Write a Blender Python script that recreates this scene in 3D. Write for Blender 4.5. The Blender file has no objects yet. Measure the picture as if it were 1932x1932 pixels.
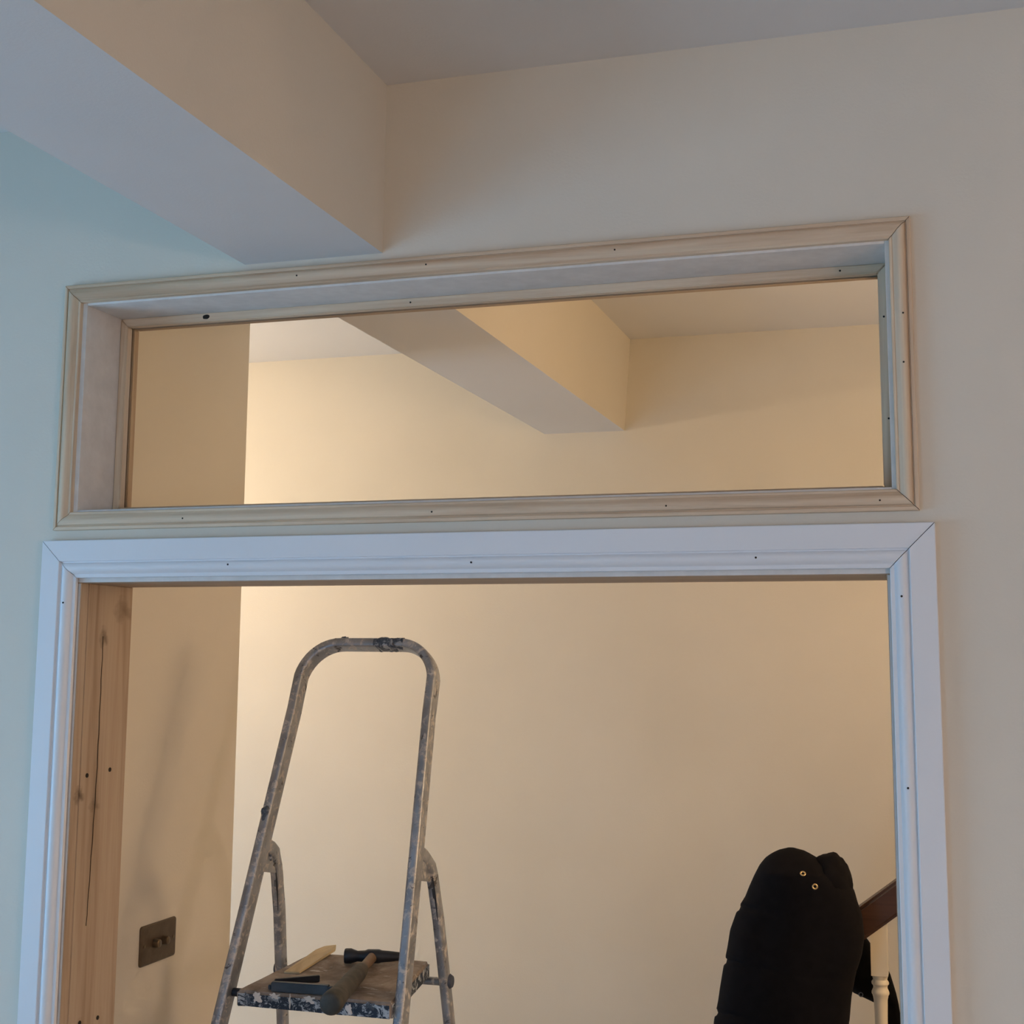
import bpy, bmesh, math, random
from mathutils import Vector, Matrix, noise

random.seed(7)
scene = bpy.context.scene
COL = scene.collection

# ------------------------------------------------------------------ camera
cam_data = bpy.data.cameras.new('camera')
cam = bpy.data.objects.new('camera', cam_data)
COL.objects.link(cam)
scene.camera = cam
YAW, PITCH, ROLL = 0.2974, 0.1368, 0.0064
FPX, PPX, PPY = 2608.4, 973.0, 879.2
cf = Vector((-math.sin(YAW) * math.cos(PITCH), math.cos(YAW) * math.cos(PITCH), math.sin(PITCH)))
cr0 = Vector((math.cos(YAW), math.sin(YAW), 0))
cu0 = cr0.cross(cf)
cr = cr0 * math.cos(ROLL) + cu0 * math.sin(ROLL)
cu = cu0 * math.cos(ROLL) - cr0 * math.sin(ROLL)
M = Matrix.Identity(4)
for i in range(3):
    M[i][0], M[i][1], M[i][2] = cr[i], cu[i], -cf[i]
M[0][3], M[1][3], M[2][3] = 1.6371, -2.2577, 1.9
cam.matrix_world = M
cam_data.sensor_width = 36.0
cam_data.lens = FPX / 1932.0 * 36.0
cam_data.shift_x = (966.0 - PPX) / 1932.0
cam_data.shift_y = (PPY - 966.0) / 1932.0
cam_data.clip_start = 0.05

# ------------------------------------------------------------------ world: overcast daylight outside the window
world = bpy.data.worlds.new('world')
scene.world = world
world.use_nodes = True
bg = world.node_tree.nodes['Background']
bg.inputs[0].default_value = (0.295, 0.61, 1.0, 1)
bg.inputs[1].default_value = 8.6

def add_light(name, kind, loc, energy, color, **kw):
    l = bpy.data.lights.new(name, kind)
    l.energy = energy
    l.color = color
    for k, v in kw.items():
        setattr(l, k, v)
    o = bpy.data.objects.new(name, l)
    COL.objects.link(o)
    o.location = loc
    return o

# portal in the opening of the side window: guides the sky light in, gives off none itself
WY0, WY1, WZ0, WZ1 = -2.40, -0.70, 0.75, 2.10
portal = add_light('window_portal', 'AREA', (-1.93, (WY0 + WY1) / 2, (WZ0 + WZ1) / 2), 1, (1, 1, 1),
                   shape='RECTANGLE', size=WZ1 - WZ0, size_y=WY1 - WY0)
portal.rotation_euler = (0, -math.pi / 2, 0)
portal.data.cycles.is_portal = True
GY0, GY1, GZ0, GZ1 = 0.70, 1.60, 0.25, 1.55        # added glazing at the hall's left end, daylight for the low far wall
portal2 = add_light('window_portal.001', 'AREA', (-2.33, (GY0 + GY1) / 2, (GZ0 + GZ1) / 2), 1, (1, 1, 1),
                    shape='RECTANGLE', size=GZ1 - GZ0, size_y=GY1 - GY0)
portal2.rotation_euler = (0, -math.pi / 2, 0)
portal2.data.cycles.is_portal = True
VX0, VX1, VZ0, VZ1 = -0.65, 0.15, 0.80, 2.05       # added window behind the viewer, daylight for the ladder's front faces
portal3 = add_light('window_portal.002', 'AREA', ((VX0 + VX1) / 2, -4.33, (VZ0 + VZ1) / 2), 1, (1, 1, 1),
                    shape='RECTANGLE', size=VX1 - VX0, size_y=VZ1 - VZ0)
portal3.rotation_euler = (math.pi / 2, 0, 0)
portal3.data.cycles.is_portal = True

vs = scene.view_settings
vs.view_transform = 'Standard'
vs.look = 'None'
vs.exposure = 0.0
vs.gamma = 1.0
vs.use_curve_mapping = False
scene.cycles.use_adaptive_sampling = True
scene.cycles.adaptive_threshold = 0.1      # smooth walls need fewer samples
scene.cycles.adaptive_min_samples = 20
scene.cycles.max_bounces = 8
LAMP_HALL = (32.5, (1.0, 0.79, 0.575))
LAMP_STAIR = (26.0, (1.0, 0.71, 0.43))
FILL_ROOM = (46.0, (1.0, 0.80, 0.745))  # added fill, brightens the room from the right

# ------------------------------------------------------------------ materials
def nt_new(name):
    m = bpy.data.materials.new(name)
    m.use_nodes = True
    nt = m.node_tree
    b = nt.nodes['Principled BSDF']
    return m, nt, b

def nd(nt, kind, **kw):
    n = nt.nodes.new(kind)
    for k, v in kw.items():
        setattr(n, k, v)
    return n

def lk(nt, a, b):
    nt.links.new(a, b)

def coords(nt, scale, rot=(0, 0, 0)):
    tc = nd(nt, 'ShaderNodeTexCoord')
    mp = nd(nt, 'ShaderNodeMapping')
    mp.inputs['Scale'].default_value = scale
    mp.inputs['Rotation'].default_value = rot
    lk(nt, tc.outputs['Object'], mp.inputs[0])
    return mp.outputs[0]

def ntex(nt, vec, scale, detail=3.0, rough=0.5, dist=0.0):
    n = nd(nt, 'ShaderNodeTexNoise')
    n.inputs['Scale'].default_value = scale
    n.inputs['Detail'].default_value = detail
    n.inputs['Roughness'].default_value = rough
    n.inputs['Distortion'].default_value = dist
    lk(nt, vec, n.inputs['Vector'])
    return n.outputs[0]

def ramp(nt, fac, stops, interp='LINEAR'):
    r = nd(nt, 'ShaderNodeValToRGB')
    r.color_ramp.interpolation = interp
    els = r.color_ramp.elements
    while len(els) < len(stops):
        els.new(0.5)
    for e, (p, c) in zip(els, stops):
        e.position = p
        e.color = (c[0], c[1], c[2], 1) if hasattr(c, '__len__') else (c, c, c, 1)
    lk(nt, fac, r.inputs[0])
    return r.outputs[0]

def mixc(nt, fac, a, b, mode='MIX'):
    m = nd(nt, 'ShaderNodeMix', data_type='RGBA', blend_type=mode)
    for sock, v in ((m.inputs['Factor'], fac), (m.inputs['A'], a), (m.inputs['B'], b)):
        pass
    ins = [m.inputs[0], m.inputs[6], m.inputs[7]]
    for s, v in zip(ins, (fac, a, b)):
        if hasattr(v, 'is_linked') or hasattr(v, 'links'):
            lk(nt, v, s)
        elif hasattr(v, '__len__'):
            s.default_value = (v[0], v[1], v[2], 1)
        else:
            s.default_value = v
    return m.outputs[2]

def bump(nt, b, h, strength, dist=0.002):
    bp = nd(nt, 'ShaderNodeBump')
    bp.inputs['Strength'].default_value = strength
    bp.inputs['Distance'].default_value = dist
    lk(nt, h, bp.inputs['Height'])
    lk(nt, bp.outputs[0], b.inputs['Normal'])

def paint(name, col, rough=0.85, var=0.03, stip=0.25):
    m, nt, b = nt_new(name)
    v = coords(nt, (1, 1, 1))
    big = ntex(nt, v, 2.2, 4)
    c = ramp(nt, big, [(0.3, [x * (1 - var) for x in col]), (0.7, [min(1, x * (1 + var)) for x in col])])
    lk(nt, c, b.inputs['Base Color'])
    b.inputs['Roughness'].default_value = rough
    b.inputs['Specular IOR Level'].default_value = 0.3
    bump(nt, b, ntex(nt, v, 190, 3, 0.6), stip, 0.0012)
    return m

M_WALL = paint('cream_wall_paint', (0.74, 0.68, 0.575))
M_CEIL = paint('white_ceiling_paint', (0.75, 0.725, 0.70))
M_GLOSS = paint('white_satin_woodwork', (0.80, 0.80, 0.81), rough=0.38, var=0.02, stip=0.08)
M_SPIN = paint('cream_satin_woodwork', (0.74, 0.66, 0.52), rough=0.4, var=0.03, stip=0.05)
M_FLOOR = paint('grey_floor_covering', (0.50, 0.42, 0.34), rough=0.6)

def lining_paint():
    """brush-painted white primer over timber, wood showing through at the scuffs"""
    m, nt, b = nt_new('thin_white_primer')
    v = coords(nt, (3, 3, 3))
    n = ntex(nt, v, 9, 5, 0.6)
    c = ramp(nt, n, [(0.35, (0.70, 0.655, 0.61)), (0.7, (0.79, 0.745, 0.70))])
    lk(nt, c, b.inputs['Base Color'])
    b.inputs['Roughness'].default_value = 0.6
    bump(nt, b, ntex(nt, v, 60, 4), 0.12, 0.001)
    return m
M_PRIMER = lining_paint()

def pine(name, axis, pale, mid, dark, grain=1.0, knots=(), rough=0.65):
    """wood with the grain running along the given axis (0 = x, 1 = y, 2 = z)"""
    m, nt, b = nt_new(name)
    sc = [38.0 * grain] * 3
    sc[axis] = 1.3
    v = coords(nt, sc)
    n1 = ntex(nt, v, 1.0, 5, 0.62, 0.8)
    sc2 = [150.0] * 3
    sc2[axis] = 5.0
    n2 = ntex(nt, coords(nt, sc2), 1.0, 3, 0.6)
    c = ramp(nt, n1, [(0.30, dark), (0.46, mid), (0.60, pale), (0.8, mid)])
    c = mixc(nt, 0.35, c, ramp(nt, n2, [(0.35, mid), (0.65, pale)]))
    for (kc, kr, stretch, amt) in knots:        # knots at their places in the board
        tc = nd(nt, 'ShaderNodeTexCoord')
        mp = nd(nt, 'ShaderNodeMapping', vector_type='POINT')
        sv = [1.0 / kr] * 3
        sv[axis] = 1.0 / (kr * stretch)
        mp.inputs['Scale'].default_value = sv
        mp.inputs['Location'].default_value = [-kc[i] * sv[i] for i in range(3)]
        lk(nt, tc.outputs['Object'], mp.inputs[0])
        ln = nd(nt, 'ShaderNodeVectorMath', operation='LENGTH')
        lk(nt, mp.outputs[0], ln.inputs[0])
        ad = nd(nt, 'ShaderNodeMath', operation='MULTIPLY_ADD')
        lk(nt, ntex(nt, mp.outputs[0], 2.2, 4), ad.inputs[0])
        ad.inputs[1].default_value = 0.9
        lk(nt, ln.outputs['Value'], ad.inputs[2])
        k = ramp(nt, ad.outputs[0], [(0.35, amt), (0.7, amt * 0.6), (1.0, 0.0)])
        c = mixc(nt, k, c, [x * 0.40 for x in dark])
    lk(nt, c, b.inputs['Base Color'])
    b.inputs['Roughness'].default_value = rough
    b.inputs['Specular IOR Level'].default_value = 0.35
    bump(nt, b, n2, 0.25, 0.0008)
    return m

PALE, MID, DARK = (0.77, 0.62, 0.45), (0.65, 0.475, 0.32), (0.43, 0.27, 0.155)
M_PINE_X = pine('raw_pine_along_x', 0, PALE, MID, DARK)
M_PINE_Z = pine('raw_pine_along_z', 2, PALE, MID, DARK)
LP, LM, LD = (0.51, 0.40, 0.295), (0.44, 0.325, 0.23), (0.27, 0.175, 0.11)
M_LINE_X = pine('lining_pine_along_x', 0, LP, LM, LD, 0.7)
M_LINE_Z = pine('lining_pine_along_z', 2, LP, LM, LD, 0.55, knots=(((0.0876, 0.030, 1.6367), 0.034, 0.9, 1.0), ((0.0876, 0.082, 1.614), 0.034, 0.7, 0.6),
              ((0.0876, 0.088, 1.930), 0.028, 1.4, 0.8), ((0.0876, 0.150, 1.985), 0.060, 0.8, 0.6), ((0.0876, 0.07, 1.215), 0.03, 0.9, 0.5)))
M_SHIM = pine('shim_wood', 1, (0.74, 0.62, 0.40), (0.66, 0.52, 0.31), (0.50, 0.36, 0.2))
M_RAIL = pine('dark_handrail_wood', 0, (0.075, 0.035, 0.022), (0.06, 0.028, 0.018), (0.035, 0.016, 0.01), rough=0.4)

def plain(name, col, rough=0.6, metal=0.0, spec=0.5):
    m, nt, b = nt_new(name)
    v = coords(nt, (1, 1, 1))
    n = ntex(nt, v, 45, 3)
    lk(nt, ramp(nt, n, [(0.35, [x * 0.85 for x in col]), (0.65, [min(1, x * 1.12) for x in col])]), b.inputs['Base Color'])
    b.inputs['Roughness'].default_value = rough
    b.inputs['Metallic'].default_value = metal
    b.inputs['Specular IOR Level'].default_value = spec
    return m

M_HOLE = plain('dark_hole', (0.02, 0.014, 0.01), 0.9)
M_CRACK = plain('dark_crack', (0.075, 0.045, 0.026), 0.9)
M_BRASS = plain('brass', (0.62, 0.47, 0.25), 0.35, 1.0)
M_BRONZE = plain('bronze_plate', (0.13, 0.095, 0.065), 0.42, 0.7)
M_BRONZE_L = plain('bronze_knob', (0.20, 0.15, 0.10), 0.35, 0.8)
M_BLACKMETAL = plain('black_steel', (0.028, 0.032, 0.042), 0.42, 0.3)
M_CLOTH = plain('black_coat_cloth', (0.0065, 0.0055, 0.0065), 0.9, 0.0, 0.12)
M_CLOTH2 = plain('black_lining_cloth', (0.004, 0.0035, 0.004), 0.9, 0.0, 0.12)
M_LIT_METAL = plain('lit_black_metal', (0.055, 0.068, 0.085), 0.45, 0.2)  # black metal lightened and blued: the lit look of the bracket's front arm
M_SLOT = plain('shaded_slot', (0.07, 0.075, 0.085), 0.6, 0.3)
M_BLUEPLASTIC = plain('dark_plastic_cap', (0.05, 0.065, 0.10), 0.5)

def splat_metal(name='paint_spattered_aluminium'):
    m, nt, b = nt_new(name)
    v = coords(nt, (1, 1, 1))
    base = ramp(nt, ntex(nt, v, 22, 4), [(0.3, (0.27, 0.29, 0.325)), (0.7, (0.43, 0.455, 0.50))])
    s1 = ramp(nt, ntex(nt, v, 62, 5, 0.65, 0.6), [(0.53, 0.0), (0.60, 1.0)])
    c = mixc(nt, s1, base, (0.56, 0.53, 0.50))
    s2 = ramp(nt, ntex(nt, v, 31, 5, 0.7, 1.2), [(0.61, 0.0), (0.66, 1.0)])
    c = mixc(nt, s2, c, (0.10, 0.095, 0.095))
    lk(nt, c, b.inputs['Base Color'])
    inv = nd(nt, 'ShaderNodeMath', operation='MAXIMUM')
    lk(nt, s1, inv.inputs[0]); lk(nt, s2, inv.inputs[1])
    met = ramp(nt, inv.outputs[0], [(0.0, 0.65), (1.0, 0.0)])
    lk(nt, met, b.inputs['Metallic'])
    lk(nt, ramp(nt, inv.outputs[0], [(0.0, 0.36), (1.0, 0.75)]), b.inputs['Roughness'])
    bump(nt, b, ntex(nt, v, 70, 5, 0.65, 0.6), 0.35, 0.003)
    return m
M_ALU = splat_metal()

def tape_mat():
    m, nt, b = nt_new('smeared_dark_paint')
    v = coords(nt, (1, 1, 1))
    c = ramp(nt, ntex(nt, v, 80, 5, 0.7, 1.5), [(0.42, (0.045, 0.06, 0.085)), (0.56, (0.10, 0.12, 0.15)), (0.66, (0.42, 0.44, 0.47))])
    lk(nt, c, b.inputs['Base Color'])
    b.inputs['Roughness'].default_value = 0.55
    bump(nt, b, ntex(nt, v, 90, 4), 0.6, 0.004)
    return m
M_TAPE = tape_mat()

def platform_mat(top):
    m, nt, b = nt_new('platform_top_dust' if top else 'platform_side_spatter')
    v = coords(nt, (1, 1, 1))
    if top:
        c = ramp(nt, ntex(nt, v, 14, 6, 0.65, 0.5), [(0.32, (0.15, 0.115, 0.095)), (0.5, (0.29, 0.235, 0.195)), (0.68, (0.44, 0.38, 0.33))])
        vs_ = coords(nt, (24, 70, 24))
        sp = ramp(nt, ntex(nt, vs_, 1.0, 5, 0.7), [(0.60, 0.0), (0.68, 1.0)])
        c = mixc(nt, sp, c, (0.62, 0.60, 0.58))
    else:
        sp = ramp(nt, ntex(nt, v, 42, 5, 0.7, 1.8), [(0.50, 0.0), (0.56, 1.0)])
        c = mixc(nt, sp, (0.022, 0.034, 0.055), (0.46, 0.50, 0.54))
        sp2 = ramp(nt, ntex(nt, v, 70, 4, 0.6, 1.0), [(0.56, 0.0), (0.62, 1.0)])
        c = mixc(nt, sp2, c, (0.03, 0.04, 0.06))
    lk(nt, c, b.inputs['Base Color'])
    b.inputs['Roughness'].default_value = 0.75
    bump(nt, b, ntex(nt, v, 60, 5, 0.7, 1.0), 0.4, 0.003)
    return m
M_PTOP, M_PSIDE = platform_mat(True), platform_mat(False)

def grip_mat():
    m, nt, b = nt_new('worn_rubber_grip')
    v = coords(nt, (1, 1, 1))
    c = ramp(nt, ntex(nt, v, 40, 4), [(0.35, (0.030, 0.031, 0.026)), (0.65, (0.075, 0.063, 0.050))])
    lk(nt, c, b.inputs['Base Color'])
    b.inputs['Roughness'].default_value = 0.65
    return m
M_GRIP = grip_mat()
M_HWOOD = plain('dark_hammer_neck', (0.16, 0.10, 0.065), 0.5)

def glass_mat():
    m, nt, b = nt_new('clear_glass')
    nt.nodes.remove(b)
    out = nt.nodes['Material Output']
    tr = nd(nt, 'ShaderNodeBsdfTransparent')
    tr.inputs[0].default_value = (0.985, 0.99, 0.985, 1)
    gl = nd(nt, 'ShaderNodeBsdfGlossy')
    gl.inputs['Roughness'].default_value = 0.0
    fr = nd(nt, 'ShaderNodeFresnel')
    fr.inputs[0].default_value = 1.2
    mx = nd(nt, 'ShaderNodeMixShader')
    lk(nt, fr.outputs[0], mx.inputs[0]); lk(nt, tr.outputs[0], mx.inputs[1]); lk(nt, gl.outputs[0], mx.inputs[2])
    lk(nt, mx.outputs[0], out.inputs[0])
    return m
M_GLASS = glass_mat()

def emit(name, col, s):
    m, nt, b = nt_new(name)
    b.inputs['Base Color'].default_value = (0.8, 0.8, 0.8, 1)
    b.inputs['Emission Color'].default_value = (*col, 1)
    b.inputs['Emission Strength'].default_value = s
    return m

def shade_mat():
    m, nt, b = nt_new('white_fabric_shade')
    v = coords(nt, (1, 1, 1))
    lk(nt, ramp(nt, ntex(nt, v, 120, 2), [(0.4, (0.8, 0.76, 0.68)), (0.6, (0.86, 0.82, 0.75))]), b.inputs['Base Color'])
    b.inputs['Roughness'].default_value = 0.9
    return m
M_SHADE = shade_mat()

# ------------------------------------------------------------------ mesh helpers
def finish(bm, name, mats, parent=None, smooth=None):
    bmesh.ops.recalc_face_normals(bm, faces=bm.faces)
    me = bpy.data.meshes.new(name)
    bm.to_mesh(me)
    bm.free()
    if not isinstance(mats, (list, tuple)):
        mats = [mats]
    for m in mats:
        me.materials.append(m)
    if smooth is not None:
        me.polygons.foreach_set('use_smooth', [True] * len(me.polygons))
        me.set_sharp_from_angle(angle=math.radians(smooth))
    o = bpy.data.objects.new(name, me)
    COL.objects.link(o)
    if parent is not None:
        o.parent = parent
        o.matrix_parent_inverse = Matrix.Translation(-parent.location)
    return o

def box_into(bm, x0, x1, y0, y1, z0, z1, mi=0):
    v = [bm.verts.new(p) for p in ((x0, y0, z0), (x1, y0, z0), (x1, y1, z0), (x0, y1, z0),
                                   (x0, y0, z1), (x1, y0, z1), (x1, y1, z1), (x0, y1, z1))]
    fs = []
    for q in ((3, 2, 1, 0), (4, 5, 6, 7), (0, 1, 5, 4), (1, 2, 6, 5), (2, 3, 7, 6), (3, 0, 4, 7)):
        f = bm.faces.new([v[i] for i in q])
        f.material_index = mi
        fs.append(f)
    return v, fs

def box(name, x0, x1, y0, y1, z0, z1, mat, parent=None, bevel=0.0):
    bm = bmesh.new()
    box_into(bm, x0, x1, y0, y1, z0, z1)
    if bevel > 0:
        bmesh.ops.bevel(bm, geom=bm.edges[:], offset=bevel, segments=2, affect='EDGES', profile=0.6)
    return finish(bm, name, mat, parent, 35 if bevel > 0 else None)

def boxes(name, lst, mat, parent=None):
    bm = bmesh.new()
    for b in lst:
        box_into(bm, *b)
    return finish(bm, name, mat, parent)

def prism_yz(name, pts, x0, x1, mat, parent=None, bevel=0.0):
    """polygon of (y, z) extruded along x"""
    bm = bmesh.new()
    a = [bm.verts.new((x0, p[0], p[1])) for p in pts]
    b = [bm.verts.new((x1, p[0], p[1])) for p in pts]
    bm.faces.new(a); bm.faces.new(list(reversed(b)))
    for i in range(len(pts)):
        j = (i + 1) % len(pts)
        bm.faces.new((a[i], b[i], b[j], a[j]))
    if bevel > 0:
        bmesh.ops.recalc_face_normals(bm, faces=bm.faces)
        bmesh.ops.bevel(bm, geom=bm.edges[:], offset=bevel, segments=2, affect='EDGES')
    return finish(bm, name, mat, parent, 35)

def cyl(name, p0, p1, r0, r1, mat, parent=None, n=20, caps=True):
    bm = bmesh.new()
    p0, p1 = Vector(p0), Vector(p1)
    d = (p1 - p0).normalized()
    a = d.orthogonal().normalized(); b = d.cross(a)
    A = [bm.verts.new(p0 + (a * math.cos(2 * math.pi * i / n) + b * math.sin(2 * math.pi * i / n)) * r0) for i in range(n)]
    B = [bm.verts.new(p1 + (a * math.cos(2 * math.pi * i / n) + b * math.sin(2 * math.pi * i / n)) * r1) for i in range(n)]
    for i in range(n):
        j = (i + 1) % n
        bm.faces.new((A[i], A[j], B[j], B[i]))
    if caps:
        bm.faces.new(A); bm.faces.new(list(reversed(B)))
    return finish(bm, name, mat, parent, 40)

def lathe_dir(name, p0, d, prof, mat, parent=None, n=24, smooth=40, squash=1.0, side=None):
    """surface of revolution: prof = [(along, radius)] from p0 in direction d"""
    bm = bmesh.new()
    p0, d = Vector(p0), Vector(d).normalized()
    a = (Vector(side) if side else d.orthogonal())
    a = (a - d * a.dot(d)).normalized(); b = d.cross(a)
    rings = []
    for (s, r) in prof:
        rings.append([bm.verts.new(p0 + d * s + (a * math.cos(2 * math.pi * i / n) + b * math.sin(2 * math.pi * i / n) * squash) * r) for i in range(n)])
    for k in range(len(rings) - 1):
        for i in range(n):
            j = (i + 1) % n
            bm.faces.new((rings[k][i], rings[k][j], rings[k + 1][j], rings[k + 1][i]))
    bm.faces.new(rings[0]); bm.faces.new(list(reversed(rings[-1])))
    return finish(bm, name, mat, parent, smooth)

def rrect(w, h, r, n=4):
    pts = []
    for cx, cy, a0 in ((w / 2 - r, h / 2 - r, 0), (-w / 2 + r, h / 2 - r, 90), (-w / 2 + r, -h / 2 + r, 180), (w / 2 - r, -h / 2 + r, 270)):
        for i in range(n + 1):
            a = math.radians(a0 + 90 * i / n)
            pts.append((cx + r * math.cos(a), cy + r * math.sin(a)))
    return pts

def sweep(name, path, normal, section, mat, parent=None, smooth=40, jitter=0.0, scales=None):
    """planar sweep: section (e, n) with e in the plane of the path, n along the plane's normal"""
    bm = bmesh.new()
    path = [Vector(p) for p in path]
    nrm = Vector(normal).normalized()
    rings = []
    for i, p in enumerate(path):
        t = (path[min(i + 1, len(path) - 1)] - path[max(i - 1, 0)]).normalized()
        e = nrm.cross(t).normalized()
        s = scales[i] if scales else (1, 1)
        ring = []
        for (u, v) in section:
            q = p + e * u * s[0] + nrm * v * s[1]
            if jitter:
                k = noise.noise(q * 70) * jitter + noise.noise(q * 190) * jitter * 0.6
                q = q + (e * u + nrm * v).normalized() * k
            ring.append(bm.verts.new(q))
        rings.append(ring)
    m = len(section)
    for k in range(len(rings) - 1):
        for i in range(m):
            j = (i + 1) % m
            bm.faces.new((rings[k][i], rings[k][j], rings[k + 1][j], rings[k + 1][i]))
    bm.faces.new(rings[0]); bm.faces.new(list(reversed(rings[-1])))
    return finish(bm, name, mat, parent, smooth)

def blob(name, c, r, mat, parent=None, sub=3, amp=0.1, freq=20):
    bm = bmesh.new()
    bmesh.ops.create_icosphere(bm, subdivisions=sub, radius=1)
    for v in bm.verts:
        d = v.co.copy()
        k = 1 + amp * noise.noise(Vector((d.x * r[0], d.y * r[1], d.z * r[2])) * freq + Vector(c) * 3)
        v.co = Vector((c[0] + d.x * r[0] * k, c[1] + d.y * r[1] * k, c[2] + d.z * r[2] * k))
    return finish(bm, name, mat, parent, 60)

def empty(name, loc):
    o = bpy.data.objects.new(name, None)
    o.empty_display_size = 0.1
    o.location = loc
    COL.objects.link(o)
    return o

def tag(o, label=None, cat=None, group=None, kind=None):
    if label: o['label'] = label
    if cat: o['category'] = cat
    if group: o['group'] = group
    if kind: o['kind'] = kind
    return o

# ------------------------------------------------------------------ the shell
T = 0.17                       # thickness of the wall with the doorway
RX0, RX1, RY0 = -1.9, 4.1, -4.3
HX0, HX1, HY1 = -2.3, 3.0, 2.062
CZ, HCZ = 2.944, 2.925
DX0, DX1, DZ = 0.088, 1.558, 2.032          # clear door opening
TX0, TX1, TZ0, TZ1 = 0.074, 1.570, 2.170, 2.569   # clear fanlight opening

wall = boxes('wall_middle', [
    (RX0 - 0.4, DX0 - 0.030, 0, T, 0, CZ + 0.1),
    (DX1 + 0.030, RX1 + 0.1, 0, T, 0, CZ + 0.1),
    (DX0 - 0.030, DX1 + 0.030, 0, T, DZ + 0.030, TZ0 - 0.020),
    (DX0 - 0.030, TX0 - 0.020, 0, T, TZ0 - 0.020, TZ1 + 0.020) if TX0 - 0.020 > DX0 - 0.030 + 0.001 else (DX0 - 0.030, DX0 - 0.0299, 0, T, TZ0, TZ1),
    (DX0 - 0.030, DX1 + 0.030, 0, T, TZ1 + 0.020, CZ + 0.1),
], M_WALL)
tag(wall, 'cream painted wall pierced by the wide doorway and the fanlight above it', 'wall', kind='structure')
tag(box('wall_back', HX0, HX1, HY1, HY1 + 0.1, 0, 3.05, M_WALL), 'cream painted far wall of the hall behind the stepladder', 'wall', kind='structure')
tag(box('wall_hall_side', -0.16, -0.0616, T, 0.91, 0, HCZ, M_WALL), 'short cream return wall in the hall carrying the bronze switch plate', 'wall', kind='structure')
tag(boxes('wall_left', [
    (RX0 - 0.1, RX0, RY0, WY0, 0, CZ), (RX0 - 0.1, RX0, WY1, 0, 0, CZ),
    (RX0 - 0.1, RX0, WY0, WY1, 0, WZ0), (RX0 - 0.1, RX0, WY0, WY1, WZ1, CZ)], M_WALL),
    'cream side wall of the room with the daylight window, out of view', 'wall', kind='structure')
tag(box('wall_right', RX1, RX1 + 0.1, RY0, 0, 0, CZ, M_WALL), 'cream wall on the right of the room, out of view', 'wall', kind='structure')
tag(boxes('wall_behind', [
    (RX0, VX0, RY0 - 0.1, RY0, 0, CZ), (VX1, RX1, RY0 - 0.1, RY0, 0, CZ),
    (VX0, VX1, RY0 - 0.1, RY0, 0, VZ0), (VX0, VX1, RY0 - 0.1, RY0, VZ1, CZ)], M_WALL), 'cream wall behind the viewer, out of view', 'wall', kind='structure')
tag(boxes('wall_hall_left', [
    (HX0 - 0.1, HX0, T, GY0, 0, HCZ), (HX0 - 0.1, HX0, GY1, HY1, 0, HCZ),
    (HX0 - 0.1, HX0, GY0, GY1, 0, GZ0), (HX0 - 0.1, HX0, GY0, GY1, GZ1, HCZ)], M_WALL), 'cream end wall of the hall by the pendant, out of view', 'wall', kind='structure')
tag(box('wall_hall_right', HX1, HX1 + 0.1, T, HY1, 0, HCZ, M_WALL), 'cream end wall of the hall at the stair head, out of view', 'wall', kind='structure')
tag(box('floor', RX0 - 0.5, RX1 + 0.1, RY0, HY1, -0.1, 0, M_FLOOR), 'brown floor running through the doorway, below the view', 'floor', kind='structure')
tag(box('ceiling', RX0 - 0.4, RX1 + 0.1, RY0, 0, CZ, CZ + 0.1, M_CEIL), 'white ceiling of the room in front of the doorway', 'ceiling', kind='structure')
tag(box('ceiling_hall', HX0, HX1, T, HY1, HCZ, HCZ + 0.1, M_CEIL), 'white ceiling of the hall seen through the fanlight', 'ceiling', kind='structure')

BX0, BX1, BZ = 0.4118, 0.6905, 2.6243
def beam(name, y0, y1, ztop, xb, xt, label):
    bm = bmesh.new()
    pts = [(BX0, BZ), (xb, BZ), (xt, ztop), (BX0, ztop)]
    a = [bm.verts.new((p[0], y0, p[1])) for p in pts]
    b = [bm.verts.new((p[0], y1, p[1])) for p in pts]
    for i in range(4):
        j = (i + 1) % 4
        f = bm.faces.new((a[i], b[i], b[j], a[j]))
        f.material_index = 1 if i == 0 else 0
    bm.faces.new(a); bm.faces.new(list(reversed(b)))
    o = finish(bm, name, [M_WALL, M_CEIL])
    return tag(o, label, 'beam', kind='structure')
beam('ceiling_beam', RY0, 0.0, CZ, BX1 - 0.001, BX1 + 0.001, 'boxed ceiling beam over the room, white underside, running into the door wall')
beam('ceiling_beam.001', T, HY1, HCZ, BX1 - 0.010, BX1 + 0.010, 'boxed ceiling beam crossing the hall, seen through the fanlight glass')

# ---- side window that lets the daylight in (out of view)
w2 = empty('window_2', (RX0 - 0.05, (WY0 + WY1) / 2, WZ0))
tag(w2, 'white side window giving daylight to the room, out of view', 'window', kind='structure')
for (y0, y1, z0, z1) in ((WY0, WY0 + .05, WZ0, WZ1), (WY1 - .05, WY1, WZ0, WZ1), (WY0 + .05, WY1 - .05, WZ0, WZ0 + .05),
                         (WY0 + .05, WY1 - .05, WZ1 - .05, WZ1), ((WY0 + WY1) / 2 - .025, (WY0 + WY1) / 2 + .025, WZ0 + .05, WZ1 - .05)):
    box('window_frame', RX0 - 0.08, RX0 - 0.04, y0, y1, z0, z1, M_GLOSS, w2, 0.004)
for (y0, y1) in ((WY0 + .05, (WY0 + WY1) / 2 - .025), ((WY0 + WY1) / 2 + .025, WY1 - .05)):
    box('pane', RX0 - 0.062, RX0 - 0.058, y0, y1, WZ0 + .05, WZ1 - .05, M_GLASS, w2)

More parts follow.
